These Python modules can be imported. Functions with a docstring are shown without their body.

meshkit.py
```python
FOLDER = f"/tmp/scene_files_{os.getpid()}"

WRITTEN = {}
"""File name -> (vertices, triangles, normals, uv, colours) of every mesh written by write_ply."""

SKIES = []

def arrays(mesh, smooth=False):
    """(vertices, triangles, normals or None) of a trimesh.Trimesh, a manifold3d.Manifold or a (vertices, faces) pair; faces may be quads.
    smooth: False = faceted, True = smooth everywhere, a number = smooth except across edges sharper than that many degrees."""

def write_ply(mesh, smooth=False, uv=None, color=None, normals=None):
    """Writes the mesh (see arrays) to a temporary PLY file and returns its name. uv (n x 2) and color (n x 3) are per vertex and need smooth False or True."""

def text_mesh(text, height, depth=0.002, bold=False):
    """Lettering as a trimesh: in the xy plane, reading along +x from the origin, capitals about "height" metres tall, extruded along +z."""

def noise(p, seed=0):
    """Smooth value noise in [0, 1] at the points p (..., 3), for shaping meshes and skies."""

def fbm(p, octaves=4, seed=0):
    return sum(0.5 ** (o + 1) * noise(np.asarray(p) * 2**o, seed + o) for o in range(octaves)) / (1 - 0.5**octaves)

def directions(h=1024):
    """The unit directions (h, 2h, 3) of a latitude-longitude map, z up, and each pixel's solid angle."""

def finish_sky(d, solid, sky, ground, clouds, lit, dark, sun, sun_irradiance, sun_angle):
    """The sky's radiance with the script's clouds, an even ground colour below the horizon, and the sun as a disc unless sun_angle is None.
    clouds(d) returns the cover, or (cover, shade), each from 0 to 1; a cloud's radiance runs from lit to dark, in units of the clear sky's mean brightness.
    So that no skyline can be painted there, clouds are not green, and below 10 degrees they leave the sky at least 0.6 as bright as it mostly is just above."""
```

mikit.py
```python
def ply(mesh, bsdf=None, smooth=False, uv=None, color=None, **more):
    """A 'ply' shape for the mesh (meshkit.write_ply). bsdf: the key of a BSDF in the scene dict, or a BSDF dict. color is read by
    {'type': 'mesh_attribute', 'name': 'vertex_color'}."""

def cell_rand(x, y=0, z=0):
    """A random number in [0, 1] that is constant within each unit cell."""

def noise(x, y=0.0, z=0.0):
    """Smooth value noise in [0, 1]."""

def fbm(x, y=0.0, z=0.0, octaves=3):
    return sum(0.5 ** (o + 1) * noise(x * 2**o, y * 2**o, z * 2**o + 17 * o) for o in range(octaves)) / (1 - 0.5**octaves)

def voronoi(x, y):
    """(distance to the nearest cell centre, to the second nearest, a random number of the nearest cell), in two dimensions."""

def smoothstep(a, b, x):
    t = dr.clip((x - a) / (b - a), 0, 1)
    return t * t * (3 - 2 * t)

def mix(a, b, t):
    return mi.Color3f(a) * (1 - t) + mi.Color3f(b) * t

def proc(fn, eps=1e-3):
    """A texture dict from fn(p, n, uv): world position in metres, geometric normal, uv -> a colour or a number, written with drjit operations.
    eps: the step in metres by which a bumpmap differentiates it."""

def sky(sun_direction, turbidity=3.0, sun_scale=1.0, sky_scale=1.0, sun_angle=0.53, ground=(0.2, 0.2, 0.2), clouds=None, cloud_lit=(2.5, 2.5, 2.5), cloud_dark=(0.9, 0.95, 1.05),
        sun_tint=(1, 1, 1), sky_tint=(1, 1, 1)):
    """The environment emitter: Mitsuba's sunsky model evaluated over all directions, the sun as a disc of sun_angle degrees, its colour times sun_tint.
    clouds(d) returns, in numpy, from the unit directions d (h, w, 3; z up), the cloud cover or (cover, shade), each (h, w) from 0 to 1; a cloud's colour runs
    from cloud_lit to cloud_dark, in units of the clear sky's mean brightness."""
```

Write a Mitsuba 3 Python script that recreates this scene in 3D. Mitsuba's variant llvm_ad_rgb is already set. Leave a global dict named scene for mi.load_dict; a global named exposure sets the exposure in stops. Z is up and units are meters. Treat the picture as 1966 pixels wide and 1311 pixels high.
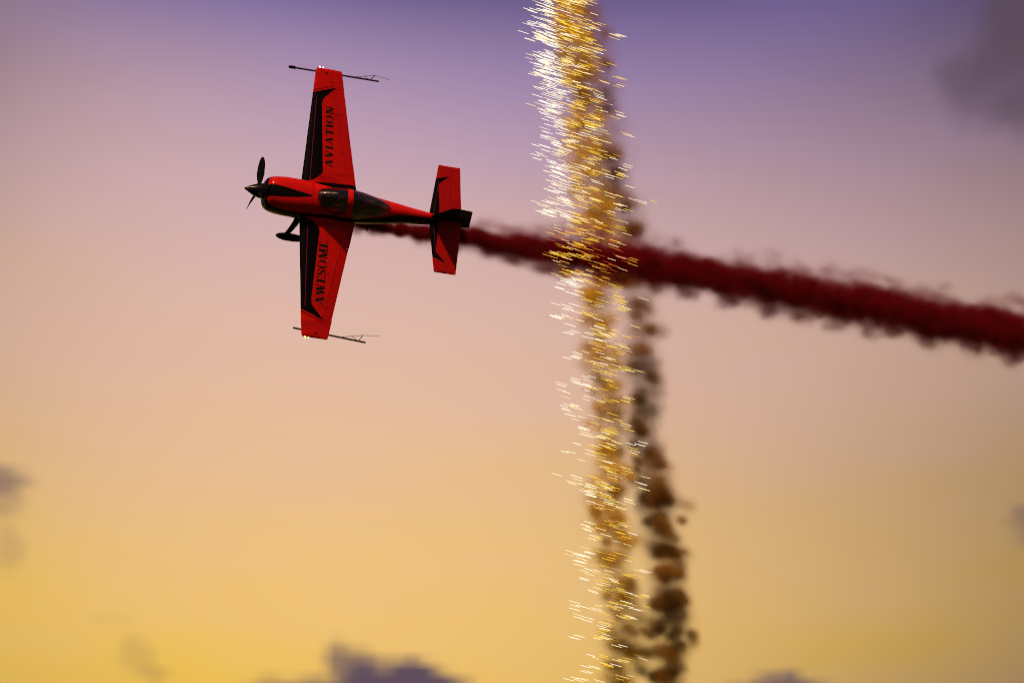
import math
import numpy as np
import trimesh
import manifold3d as m3
import shapely
from shapely import affinity
from shapely.geometry import Polygon, LineString, Point
from shapely.ops import unary_union
from scipy.interpolate import RectBivariateSpline
from scipy.ndimage import gaussian_filter1d
from scipy.optimize import nnls
import drjit as dr
import mitsuba as mi
import mikit
import meshkit

T = mi.ScalarTransform4f
RNG = np.random.default_rng(20240611)
scene, labels = {}, {}

# ------------------------------------------------------------------ camera
EYE = np.array([0.0, 0.0, 1.7])
PITCH = math.radians(30.0)
FWD = np.array([0.0, math.cos(PITCH), math.sin(PITCH)])
UP = np.array([0.0, -math.sin(PITCH), math.cos(PITCH)])
scene["camera"] = {
    "type": "perspective", "fov": 18.0, "fov_axis": "x", "near_clip": 0.5, "far_clip": 9000.0,
    "to_world": T().look_at(origin=EYE.tolist(), target=(EYE + FWD).tolist(), up=UP.tolist()),
}

# ------------------------------------------------------------------ sky
exposure = 2.0
SUN = np.array([-0.097, -0.790, 0.605])


def srgb(*c):
    c = np.asarray(c, float) / 255.0
    return np.where(c <= 0.04045, c / 12.92, ((c + 0.055) / 1.055) ** 2.4)


SKY_TINT = np.array([4.1, 1.65, 2.5])
CLEAR_30 = np.array([0.0341, 0.0619, 0.1077]) * SKY_TINT      # the clear evening sky half-way up the frame
MEAN = float((np.array([0.0524, 0.0774, 0.1132]) * SKY_TINT).mean())
GOLD = np.array([1.62, 1.00, 0.11])                           # sunset-lit veil, in units of the mean
DUSK = np.array([0.07, 0.045, 0.08])                           # dark cloud
# the sunset: colours of the evening sky by azimuth (columns, degrees) and elevation (rows, degrees)
AZ = np.array([-11.0, -5.5, 0.0, 5.5, 11.0])
EL = np.array([23.5, 25.7, 27.7, 30.0, 32.3, 34.2, 36.2])
TABLE = [
    [(218, 172, 66), (234, 192, 92), (232, 188, 98), (202, 160, 96), (154, 115, 78)],
    [(224, 185, 96), (236, 203, 122), (234, 199, 125), (214, 174, 114), (171, 135, 97)],
    [(214, 180, 122), (230, 200, 148), (228, 196, 148), (208, 174, 136), (173, 141, 111)],
    [(206, 176, 146), (222, 195, 166), (220, 190, 166), (206, 175, 156), (178, 149, 134)],
    [(190, 161, 150), (210, 183, 176), (204, 175, 174), (186, 158, 160), (154, 130, 134)],
    [(164, 139, 144), (184, 159, 174), (173, 146, 174), (154, 129, 155), (118, 99, 119)],
    [(142, 117, 141), (125, 100, 158), (97, 79, 159), (102, 84, 147), (86, 72, 108)],
]


def sky_weights():
    cover, shade = np.zeros((len(EL), len(AZ))), np.zeros((len(EL), len(AZ)))
    for i, e in enumerate(EL):
        clear = CLEAR_30 * (1.23 if e < 24 else np.interp(e, [24, 30, 36], [1.23, 1.0, 0.84]))
        basis = np.stack([clear, MEAN * GOLD, MEAN * DUSK], 1) * 2**exposure
        for j in range(len(AZ)):
            target = srgb(*TABLE[i][j])
            a = np.vstack([basis / (target[:, None] + 0.05), 20 * np.ones((1, 3))])
            w = nnls(a, np.concatenate([target / (target + 0.05), [20.0]]))[0]
            w /= w.sum()
            cover[i, j], shade[i, j] = w[1] + w[2], w[2] / max(w[1] + w[2], 1e-6)
    return RectBivariateSpline(EL, AZ, cover, kx=3, ky=3), RectBivariateSpline(EL, AZ, shade, kx=3, ky=3)


COVER, SHADE = sky_weights()
# dark clouds: azimuth, elevation, half-width, half-height (degrees), strength
CLOUDS = [
    (-3.25, 24.32, 0.50, 0.32, 0.75), (-2.85, 24.08, 0.60, 0.34, 1.0), (-2.40, 23.95, 0.65, 0.36, 1.0), (-1.95, 24.02, 0.50, 0.30, 1.0),
    (-1.55, 23.80, 0.75, 0.30, 1.0), (-3.2, 23.7, 1.3, 0.4, 0.9), (-4.4, 23.85, 0.75, 0.24, 0.6), (4.90, 23.74, 0.36, 0.30, 0.85),
    (5.33, 23.82, 0.36, 0.30, 0.90), (5.75, 23.66, 0.36, 0.26, 0.8), (4.4, 23.6, 0.40, 0.24, 0.7), (-10.25, 27.2, 0.75, 0.24, 0.62), (-10.1, 26.8, 0.45, 0.40, 0.34), (-9.8, 26.0, 0.36, 0.40, 0.22),
    (-7.25, 24.30, 0.30, 0.30, 0.20), (-6.95, 24.02, 0.40, 0.16, 0.26), (-7.75, 24.85, 0.40, 0.14, 0.07), (10.15, 26.55, 0.40, 0.22, 0.55), (10.25, 26.15, 0.35, 0.2, 0.4),
    (9.6, 34.30, 0.66, 0.40, 0.55), (10.35, 34.55, 0.80, 0.42, 0.68), (11.0, 35.1, 1.05, 0.75, 0.85), (10.1, 33.8, 1.0, 0.5, 0.50), (11.2, 33.7, 1.0, 0.8, 0.60),
]


def clouds(d):
    az = np.degrees(np.arctan2(d[..., 0], d[..., 1]))
    el = np.degrees(np.arcsin(np.clip(d[..., 2], -1, 1)))
    e, a = np.clip(el, EL[0], EL[-1]), np.clip(az, AZ[0], AZ[-1])
    cover, shade = COVER.ev(e, a), SHADE.ev(e, a)
    cover, shade = np.clip(cover, 0, 1), np.clip(shade, 0, 1)
    far = np.clip((np.abs(az) - 11) / 70, 0, 1)                 # away from the sunset the sky goes over into even dusk
    high = np.clip((el - 36) / 30, 0, 1)
    k = np.maximum(far * far * (3 - 2 * far), high * high * (3 - 2 * high))
    gold, dark = cover * (1 - shade), cover * shade
    gold, dark = gold * (1 - k) + 0.025 * k, dark * (1 - k) + 0.955 * k
    p = np.stack([az * 1.6, el * 2.2, az * 0 + 3.1], -1)
    veil = meshkit.fbm(np.stack([az * 0.22 + el * 0.1, el * 0.9, az * 0 + 8.0], -1), 4, seed=21) - 0.5   # thin streaks of high cloud
    gold, dark = gold * (1 + 0.10 * veil), dark * (1 + 0.10 * veil)
    near = (np.abs(az) < 16) & (el > 21) & (el < 38)
    m = np.zeros(az.shape)
    wob = [meshkit.fbm(p[near] * s, 4, seed=q) - 0.5 for s, q in ((1.0, 5), (1.0, 9))]
    aa, ee = az[near] + 0.55 * wob[0], el[near] + 0.42 * wob[1]
    free = np.ones(aa.shape)
    for ca, ce, ra, re_, strength in CLOUDS:
        r = np.sqrt(((aa - ca) / ra) ** 2 + ((ee - ce) / re_) ** 2)
        t = np.clip((1.35 - r) / 0.95, 0, 1)
        free *= 1 - strength * t * t * (3 - 2 * t)
    m[near] = 1 - free
    gold, dark = gold * (1 - m) + 0.03 * m, dark * (1 - m) + 0.93 * m
    total = np.clip(gold + dark, 1e-6, 1)
    return total, dark / total


scene["sky"] = mikit.sky(SUN.tolist(), turbidity=3, sun_scale=0.50, sky_scale=1.0, sun_angle=2.0, ground=(0.05, 0.045, 0.05), clouds=clouds,
                         cloud_lit=GOLD.tolist(), cloud_dark=DUSK.tolist(), sun_tint=(1.35, 0.95, 0.62), sky_tint=SKY_TINT.tolist())
scene["sky"]["sampling_weight"] = 1.0

# ------------------------------------------------------------------ ground (below the frame)
scene["ground_bsdf"] = {"type": "twosided", "bsdf": {"type": "diffuse", "reflectance": mikit.proc(
    lambda p, n, uv: mikit.mix((0.035, 0.05, 0.018), (0.07, 0.075, 0.03), mikit.fbm(p.x * 0.08, p.y * 0.08, 0, 3)))}}
scene["ground"] = mikit.ply((np.array([[-4000, -4000, 0], [4000, -4000, 0], [4000, 4000, 0], [-4000, 4000, 0]], float), np.array([[0, 1, 2, 3]])), "ground_bsdf")
labels["ground"] = {"kind": "structure", "label": "dark grass airfield below the flying display"}

# ------------------------------------------------------------------ the aeroplane's own frame: x forward, y to its left wing, z up
BODY_R = np.array([[-0.90500731, -0.03730895, 0.42375677], [-0.41801396, 0.26276801, -0.86960756], [-0.07890558, -0.96413745, -0.25340263]])
BODY_R /= np.linalg.norm(BODY_R, axis=0)
BODY_T = np.array([-5.14848864, 77.68854737, 51.14168585])
M4 = np.eye(4)
M4[:3, :3], M4[:3, 3] = BODY_R, BODY_T
PLACE = T(M4)
INV = np.linalg.inv(M4)
PLANE = "aerobatic_plane"


def to_body(p):
    return [p.x * float(INV[i, 0]) + p.y * float(INV[i, 1]) + p.z * float(INV[i, 2]) + float(INV[i, 3]) for i in range(3)]


def inside(x, y, poly):
    """Even-odd test of drjit points against a polygon."""
    hit = mi.Bool(False)
    n = len(poly)
    for i in range(n):
        (x0, y0), (x1, y1) = poly[i], poly[(i + 1) % n]
        if y0 == y1:
            continue
        cross = ((y0 > y) != (y1 > y)) & (x < (y - y0) * ((x1 - x0) / (y1 - y0)) + x0)
        hit = hit ^ cross
    return hit


RED, BLACK = (0.50, 0.006, 0.006), (0.0025, 0.002, 0.003)


def paint(fn, rough=0.35, spec=0.10, coat=0.03):
    return {"type": "principled", "base_color": mikit.proc(fn), "roughness": rough, "specular": spec, "clearcoat": coat, "clearcoat_gloss": 0.85}


def plain(c, rough=0.4, spec=0.4, **k):
    return {"type": "twosided", "bsdf": {"type": "principled", "base_color": {"type": "rgb", "value": list(c)}, "roughness": rough, "specular": spec, **k}}


WING_BLACK = [(1.2, 0.40), (0.53, 0.60), (0.275, 0.83), (0.27, 0.90), (0.395, 2.90), (0.375, 3.02), (0.33, 3.10), (-0.04, 3.47), (0.70, 3.21), (1.2, 3.05)]
WING_THIN = [(1.2, 3.14), (0.69, 3.285), (0.02, 3.515), (0.05, 3.49), (0.69, 3.255), (1.2, 3.10)]
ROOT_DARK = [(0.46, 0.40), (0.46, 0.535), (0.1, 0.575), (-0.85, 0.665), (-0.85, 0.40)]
TAIL_BLACK = [(-2.6, 0.0), (-3.275, 0.0), (-3.275, 0.30), (-3.225, 0.93), (-3.235, 1.0), (-3.27, 1.06), (-3.56, 1.31), (-3.12, 1.165), (-2.6, 1.0)]


def wing_paint(p, n, uv):
    x, y, z = to_body(p)
    a = dr.abs(y)
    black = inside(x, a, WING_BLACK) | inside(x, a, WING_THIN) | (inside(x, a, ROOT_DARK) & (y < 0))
    sheen_line = dr.abs(x - (0.665 - 0.033 * a)) < 0.009  # purple sky reflection painted along the black leading edge
    sheen_line = sheen_line & (a < 3.1)
    patch = inside(x, y, [(-0.40, -1.16), (-0.66, -1.02), (-0.70, -0.80), (-0.47, -0.78), (-0.36, -0.98)]) & (mikit.noise(x * 14, y * 14, 0) > 0.30)
    tone = 0.93 + 0.14 * mikit.fbm(x * 3.0, y * 3.0, 2.0, 3)
    c = mikit.mix(tuple(RED), (0.40, 0.004, 0.004), dr.select(patch, mi.Float(0.55), mi.Float(0))) * tone
    rib = dr.minimum(dr.minimum(dr.abs(a - 3.72), dr.abs(a - 1.12)), dr.abs(a - 2.35)) < 0.004
    spar = (dr.abs(x - (0.30 - 0.045 * a)) < 0.004) & (a > 3.5)
    c = c * dr.select((rib & (x < 0.25)) | spar, mi.Float(0.55), mi.Float(1.0))
    grime = mikit.smoothstep(0.55, 0.85, mikit.fbm(x * 1.3, y * 7.0, 4.0, 4)) * 0.35
    c = c * (1 - grime)
    c = dr.select(black, mi.Color3f(*BLACK), c)
    return dr.select(black & sheen_line, mi.Color3f(0.16, 0.012, 0.10), c)


def tail_paint(p, n, uv):
    x, y, z = to_body(p)
    a = dr.abs(y)
    black = inside(x, a, TAIL_BLACK)
    tone = 0.90 + 0.2 * mikit.fbm(x * 4.0, y * 4.0, 5.0, 3)
    sheen_line = (dr.abs(x - (-3.10 - 0.11 * a)) < 0.008) & (a < 1.12)  # the same painted sky reflection on the tailplane
    c = dr.select(black, mi.Color3f(*BLACK), mi.Color3f(0.36, 0.005, 0.007) * tone)
    return dr.select(black & sheen_line, mi.Color3f(0.10, 0.010, 0.07), c)


def fin_paint(p, n, uv):
    x, y, z = to_body(p)
    return dr.select(z < 0.0, mi.Color3f(0.006, 0.003, 0.006), mi.Color3f(0.005, 0.005, 0.007))


# the anti-glare dart on top of the cowl: station and distance to the left
COWL_DART = [(2.2, 0.20), (1.75, 0.195), (1.45, 0.175), (1.1, 0.13), (0.75, 0.065), (0.68, 0.03), (0.72, 0.0), (1.1, -0.05), (1.5, -0.115), (1.75, -0.15), (2.2, -0.17)]
# the black lower body, raised aft to paint in left-side shade: height of its upper edge along the station
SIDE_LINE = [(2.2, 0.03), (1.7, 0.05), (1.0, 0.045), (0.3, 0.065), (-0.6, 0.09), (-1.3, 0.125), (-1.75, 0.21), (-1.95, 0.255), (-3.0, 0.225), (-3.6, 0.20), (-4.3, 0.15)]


def body_paint(p, n, uv):
    x, y, z = to_body(p)
    dart = inside(x, y, COWL_DART) & (z > 0)
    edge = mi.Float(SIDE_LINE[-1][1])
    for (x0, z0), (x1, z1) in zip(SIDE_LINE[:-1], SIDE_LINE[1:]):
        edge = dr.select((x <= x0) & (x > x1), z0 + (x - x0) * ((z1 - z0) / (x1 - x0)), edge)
    tone = 0.94 + 0.12 * mikit.fbm(x * 3.0, y * 3.0, z * 3.0, 3)
    mark = inside(x, y, [(0.98, 0.27), (0.80, 0.30), (0.84, 0.36), (0.95, 0.33)]) & (z > 0)
    edge = dr.select((y < 0) & (x < -1.3), 0.05, edge)  # the painted shade aft stays off the right side
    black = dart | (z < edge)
    c = dr.select(mark, mi.Color3f(0.22, 0.006, 0.006), mi.Color3f(*RED) * tone)
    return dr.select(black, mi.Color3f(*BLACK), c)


scene["wing_paint"] = paint(wing_paint)
scene["tail_paint"] = paint(tail_paint)
scene["fin_paint"] = paint(fin_paint, 0.5, 0.06, 0.0)
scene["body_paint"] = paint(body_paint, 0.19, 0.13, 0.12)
scene["red_paint"] = plain(RED, 0.25, 0.2, clearcoat=0.2, clearcoat_gloss=0.92)
scene["black_paint"] = plain((0.004, 0.004, 0.005), 0.22, 0.14, clearcoat=0.15, clearcoat_gloss=0.92)
scene["black_matt"] = plain((0.006, 0.006, 0.007), 0.7, 0.08)
scene["dark_metal"] = plain((0.035, 0.035, 0.04), 0.4, 0.5)
scene["rod_metal"] = plain((0.03, 0.026, 0.03), 0.5, 0.4)
scene["lettering_black"] = plain((0.006, 0.004, 0.004), 0.5, 0.2)
scene["cockpit_grey"] = plain((0.012, 0.011, 0.012), 0.8, 0.2)
scene["seat_cloth"] = plain((0.02, 0.018, 0.02), 0.9, 0.1)
scene["strap_red"] = plain((0.5, 0.02, 0.03), 0.8, 0.1)
scene["flight_suit"] = plain((0.06, 0.014, 0.018), 0.85, 0.1)
scene["helmet_paint"] = plain((0.20, 0.02, 0.025), 0.35, 0.3)
scene["rubber"] = plain((0.01, 0.01, 0.01), 0.85, 0.1)
scene["canopy_glass"] = {"type": "blendbsdf", "weight": 0.007, "bsdf_0": {"type": "thindielectric", "int_ior": 1.49, "specular_transmittance": {"type": "rgb", "value": [0.33, 0.32, 0.34]}},
                         "bsdf_1": {"type": "twosided", "bsdf": {"type": "roughconductor", "alpha": 0.07, "material": "none"}}}


def part(name, mesh, bsdf, smooth=30, label=None, place=PLACE, **more):
    """One entry of the aeroplane; a taken name gets the next number."""
    key, n = f"{PLANE}__{name}", 0
    while key in scene:
        n += 1
        key = f"{PLANE}__{name}_{n:03d}"
    scene[key] = mikit.ply(mesh, bsdf, smooth=smooth, to_world=place, **more)
    if label:
        labels[key] = {"label": label}
    return key[len(PLANE) + 2:]


def loft(rings):
    """Closed mesh through rings (k, n, 3) of equal length, with fan caps."""
    rings = np.asarray(rings, float)
    k, n = rings.shape[:2]
    v = np.vstack([rings.reshape(-1, 3), rings[0].mean(0), rings[-1].mean(0)])
    f = []
    i, j = np.meshgrid(np.arange(k - 1), np.arange(n), indexing="ij")
    a, b = i * n + j, i * n + (j + 1) % n
    f = np.vstack([np.stack([a, b, b + n], -1).reshape(-1, 3), np.stack([a, b + n, a + n], -1).reshape(-1, 3)])
    j = np.arange(n)
    f = np.vstack([f, np.stack([(j + 1) % n, j, j * 0 + k * n], 1), np.stack([(k - 1) * n + j, (k - 1) * n + (j + 1) % n, j * 0 + k * n + 1], 1)])
    m = trimesh.Trimesh(v, f, process=False)
    if m.volume < 0:
        m.invert()
    return m


def solid(m):
    return m3.Manifold(m3.Mesh(np.asarray(m.vertices, np.float32), np.asarray(m.faces, np.uint32)))


def mesh_of(s):
    q = s.to_mesh()
    return trimesh.Trimesh(q.vert_properties[:, :3].astype(float), q.tri_verts.astype(int), process=False)


def tube(points, radii, sides=10):
    p = np.asarray(points, float)
    r = np.broadcast_to(np.asarray(radii, float), (len(p),))
    t = np.gradient(p, axis=0)
    t /= np.linalg.norm(t, axis=1, keepdims=True)
    ref = np.array([0, 0, 1.0]) if abs(t[0, 2]) < 0.9 else np.array([1.0, 0, 0])
    a = np.cross(t, ref)
    a /= np.linalg.norm(a, axis=1, keepdims=True)
    b = np.cross(t, a)
    ang = np.arange(sides) * 2 * np.pi / sides
    return loft(p[:, None] + r[:, None, None] * (np.cos(ang)[None, :, None] * a[:, None] + np.sin(ang)[None, :, None] * b[:, None]))


def spline(xs, ys):
    from scipy.interpolate import PchipInterpolator
    o = np.argsort(xs)
    return PchipInterpolator(np.asarray(xs, float)[o], np.asarray(ys, float)[o])


# ---------------------------------------------------------------- fuselage and cowling
STATIONS = np.array([  # x, half-width, bottom, top, height of the widest line
    (1.94, 0.33, -0.50, 0.12, -0.16), (1.91, 0.40, -0.58, 0.19, -0.18), (1.84, 0.455, -0.64, 0.235, -0.20), (1.70, 0.492, -0.70, 0.265, -0.22), (1.33, 0.528, -0.75, 0.30, -0.23),
    (0.92, 0.535, -0.78, 0.315, -0.24), (0.50, 0.528, -0.79, 0.31, -0.24), (0.26, 0.520, -0.79, 0.30, -0.24), (-0.20, 0.498, -0.77, 0.28, -0.23), (-0.88, 0.440, -0.70, 0.29, -0.20),
    (-1.24, 0.400, -0.64, 0.30, -0.18), (-1.85, 0.315, -0.53, 0.30, -0.13), (-2.48, 0.220, -0.43, 0.275, -0.08), (-3.18, 0.140, -0.35, 0.24, -0.05), (-3.85, 0.060, -0.30, 0.18, -0.05), (-4.15, 0.022, -0.28, 0.10, -0.08)])
HW, ZB, ZT, ZM = (spline(STATIONS[:, 0], STATIONS[:, k]) for k in (1, 2, 3, 4))


def section(x, n=64, grow=0.0):
    ang = np.arange(n) * 2 * np.pi / n
    c, s = np.cos(ang), np.sin(ang)
    w, zb, zt, zm = float(HW(x)) + grow, float(ZB(x)) - grow, float(ZT(x)) + grow, float(ZM(x))
    e = 2 / float(np.interp(x, [-3.0, -1.5, 0.2, 0.8, 1.5, 1.9], [2.1, 2.0, 1.95, 2.4, 2.8, 2.5]))
    y = w * np.sign(c) * np.abs(c) ** e
    z = zm + np.where(s > 0, zt - zm, zm - zb) * np.sign(s) * np.abs(s) ** e
    return np.stack([np.full(n, x), y, z], 1)


SEAM = 0.66
cowl_x = np.concatenate([[1.94, 1.925, 1.91, 1.88, 1.84, 1.78], np.linspace(1.70, SEAM + 0.005, 14)])
cowl = solid(loft([section(x) for x in cowl_x]))
for sy in (-1, 1):  # cooling inlets beside the spinner
    inlet = m3.Manifold.sphere(0.105, 40).scale([2.2, 1.15, 0.85]).translate([1.93, sy * 0.285, -0.06])
    cowl = cowl - inlet
cowl = cowl - m3.Manifold.sphere(0.12, 40).scale([1.6, 1.2, 0.5]).translate([1.95, 0.0, -0.47])
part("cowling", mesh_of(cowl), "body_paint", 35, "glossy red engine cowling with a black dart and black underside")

body_x = np.concatenate([np.linspace(SEAM - 0.005, -4.0, 44), [-4.08, -4.15]])
body = solid(loft([section(x) for x in body_x]))

CAN_X0, CAN_X1 = 0.60, -1.73      # canopy ends
CAN_HW = spline([0.60, 0.55, 0.42, 0.18, -0.08, -0.40, -0.75, -1.1, -1.42, -1.63, -1.73], [0.02, 0.13, 0.25, 0.345, 0.395, 0.41, 0.39, 0.33, 0.245, 0.15, 0.02])
CAN_TOP = spline([0.60, 0.42, 0.18, -0.08, -0.40, -0.75, -1.1, -1.42, -1.73], [0.27, 0.38, 0.495, 0.595, 0.64, 0.61, 0.535, 0.44, 0.31])
CAN_SILL = spline([0.60, 0.42, 0.18, -0.08, -0.40, -0.75, -1.1, -1.42, -1.73], [0.275, 0.20, 0.10, 0.03, 0.0, 0.01, 0.06, 0.155, 0.295])


def canopy_ring(x, n=40, off=0.0):
    ang = np.linspace(0, np.pi, n)
    w, t, s = float(CAN_HW(x)) + off, float(CAN_TOP(x)) + off, float(CAN_SILL(x)) - 0.03
    e = 2 / 2.15
    y = w * np.sign(np.cos(ang)) * np.abs(np.cos(ang)) ** e
    z = s + (t - s) * np.abs(np.sin(ang)) ** e
    return np.stack([np.full(n, x), y, z], 1)


def cavity(inset, floor):
    rings = []
    for x in np.linspace(0.42, -1.50, 22):
        w = max(float(CAN_HW(x)) - inset, 0.03)
        rings.append([(x, w, 0.9), (x, -w, 0.9), (x, -w * 0.9, floor), (x, w * 0.9, floor)])
    return loft(rings)


body = body - solid(cavity(0.055, -0.55))
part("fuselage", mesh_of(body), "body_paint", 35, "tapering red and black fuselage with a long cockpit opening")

# cockpit: lining, panels, two seats, roll-over arch
tub_x = np.linspace(0.415, -1.495, 22)
tub = []
for x in tub_x:
    w = max(float(CAN_HW(x)) - 0.06, 0.025)
    tub.append([(x, w, float(CAN_SILL(x)) + 0.01), (x, w * 0.9, -0.54), (x, -w * 0.9, -0.54), (x, -w, float(CAN_SILL(x)) + 0.01)])
tub = np.array(tub)
k = len(tub)
i, j = np.meshgrid(np.arange(k - 1), np.arange(3), indexing="ij")
q = np.stack([i * 4 + j, i * 4 + j + 1, (i + 1) * 4 + j + 1, (i + 1) * 4 + j], -1).reshape(-1, 4)
q = np.vstack([q, [[0, 1, 2, 3]], [[(k - 1) * 4 + a for a in range(4)]]])
part("cockpit_lining", (tub.reshape(-1, 3), q), "cockpit_grey", False)


def rounded_box(size, r, at=(0, 0, 0), tilt=0.0):
    s = np.asarray(size, float) / 2 - r
    balls = [m3.Manifold.sphere(r, 16).translate([a * s[0], b * s[1], c * s[2]]) for a in (-1, 1) for b in (-1, 1) for c in (-1, 1)]
    return m3.Manifold.batch_hull(balls).rotate([0, tilt, 0]).translate(list(at))


def seat(x, name="seat"):
    pan = rounded_box((0.44, 0.40, 0.09), 0.03, (x + 0.16, 0, -0.36), -8)
    back = rounded_box((0.09, 0.40, 0.72), 0.035, (x - 0.12, 0, -0.05), -22)
    head = rounded_box((0.08, 0.22, 0.14), 0.03, (x - 0.26, 0, 0.30), -22)
    nm = part(name, mesh_of(pan + back), "seat_cloth", 40)
    part(f"{nm}__headrest", mesh_of(head), "seat_cloth", 40)
    for sy in (-1, 1):
        part(f"{nm}__strap", mesh_of(rounded_box((0.012, 0.045, 0.60), 0.005, (x - 0.055, sy * 0.09, -0.02), -22)), "strap_red", 40)


seat(-0.10)
seat(-0.95)
for x, z in ((0.30, 0.03), (-0.52, -0.02)):
    part("instrument_panel", mesh_of(rounded_box((0.05, max(2 * float(CAN_HW(x)) - 0.16, 0.2), 0.30), 0.02, (x, 0, z - 0.05), 12)), "black_matt", 40)

# pilot in the rear seat: one continuous figure, helmet and visor over it
def limb(points, radii):
    balls = [m3.Manifold.sphere(r, 20).translate(list(p)) for p, r in zip(points, radii)]
    out = balls[0]
    for a, b in zip(balls[:-1], balls[1:]):
        out = out + m3.Manifold.batch_hull([a, b])
    return out


px0 = -1.02
figure = limb([(px0 + 0.06, 0, -0.28), (px0 - 0.02, 0, -0.06), (px0 - 0.08, 0, 0.12), (px0 - 0.08, 0, 0.24), (px0 - 0.06, 0, 0.33)], [0.15, 0.145, 0.15, 0.065, 0.085])
for sy in (-1, 1):
    figure = figure + limb([(px0 - 0.08, sy * 0.10, 0.13), (px0 - 0.06, sy * 0.17, 0.12), (px0 + 0.10, sy * 0.22, -0.10), (px0 + 0.33, sy * 0.09, -0.10), (px0 + 0.39, sy * 0.05, -0.09)], [0.09, 0.072, 0.05, 0.038, 0.045])
    figure = figure + limb([(px0 + 0.08, sy * 0.09, -0.28), (px0 + 0.46, sy * 0.15, -0.16), (px0 + 0.72, sy * 0.11, -0.46)], [0.10, 0.075, 0.05])
body_mesh = mesh_of(figure.refine_to_length(0.03))
trimesh.smoothing.filter_taubin(body_mesh, iterations=12)
scene["person"] = mikit.ply(body_mesh, "flight_suit", smooth=50, to_world=PLACE)
shell = m3.Manifold.sphere(0.135, 40).scale([1.08, 0.94, 1.02]).translate([px0 - 0.055, 0, 0.375]) - m3.Manifold.sphere(0.10, 32).scale([0.8, 0.9, 0.75]).translate([px0 + 0.075, 0, 0.335])
scene["person__helmet"] = mikit.ply(mesh_of(shell), "helmet_paint", smooth=50, to_world=PLACE)
visor = m3.Manifold.sphere(0.128, 40).scale([1.05, 0.92, 1.0]).translate([px0 - 0.05, 0, 0.375]) ^ m3.Manifold.cube([0.2, 0.3, 0.085]).translate([px0 - 0.01, -0.15, 0.335])
scene["person__visor"] = mikit.ply(mesh_of(visor), "black_paint", smooth=50, to_world=PLACE)
labels["person"] = {"label": "pilot in a dark flight suit and helmet seated under the rear canopy", "category": "person"}

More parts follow.
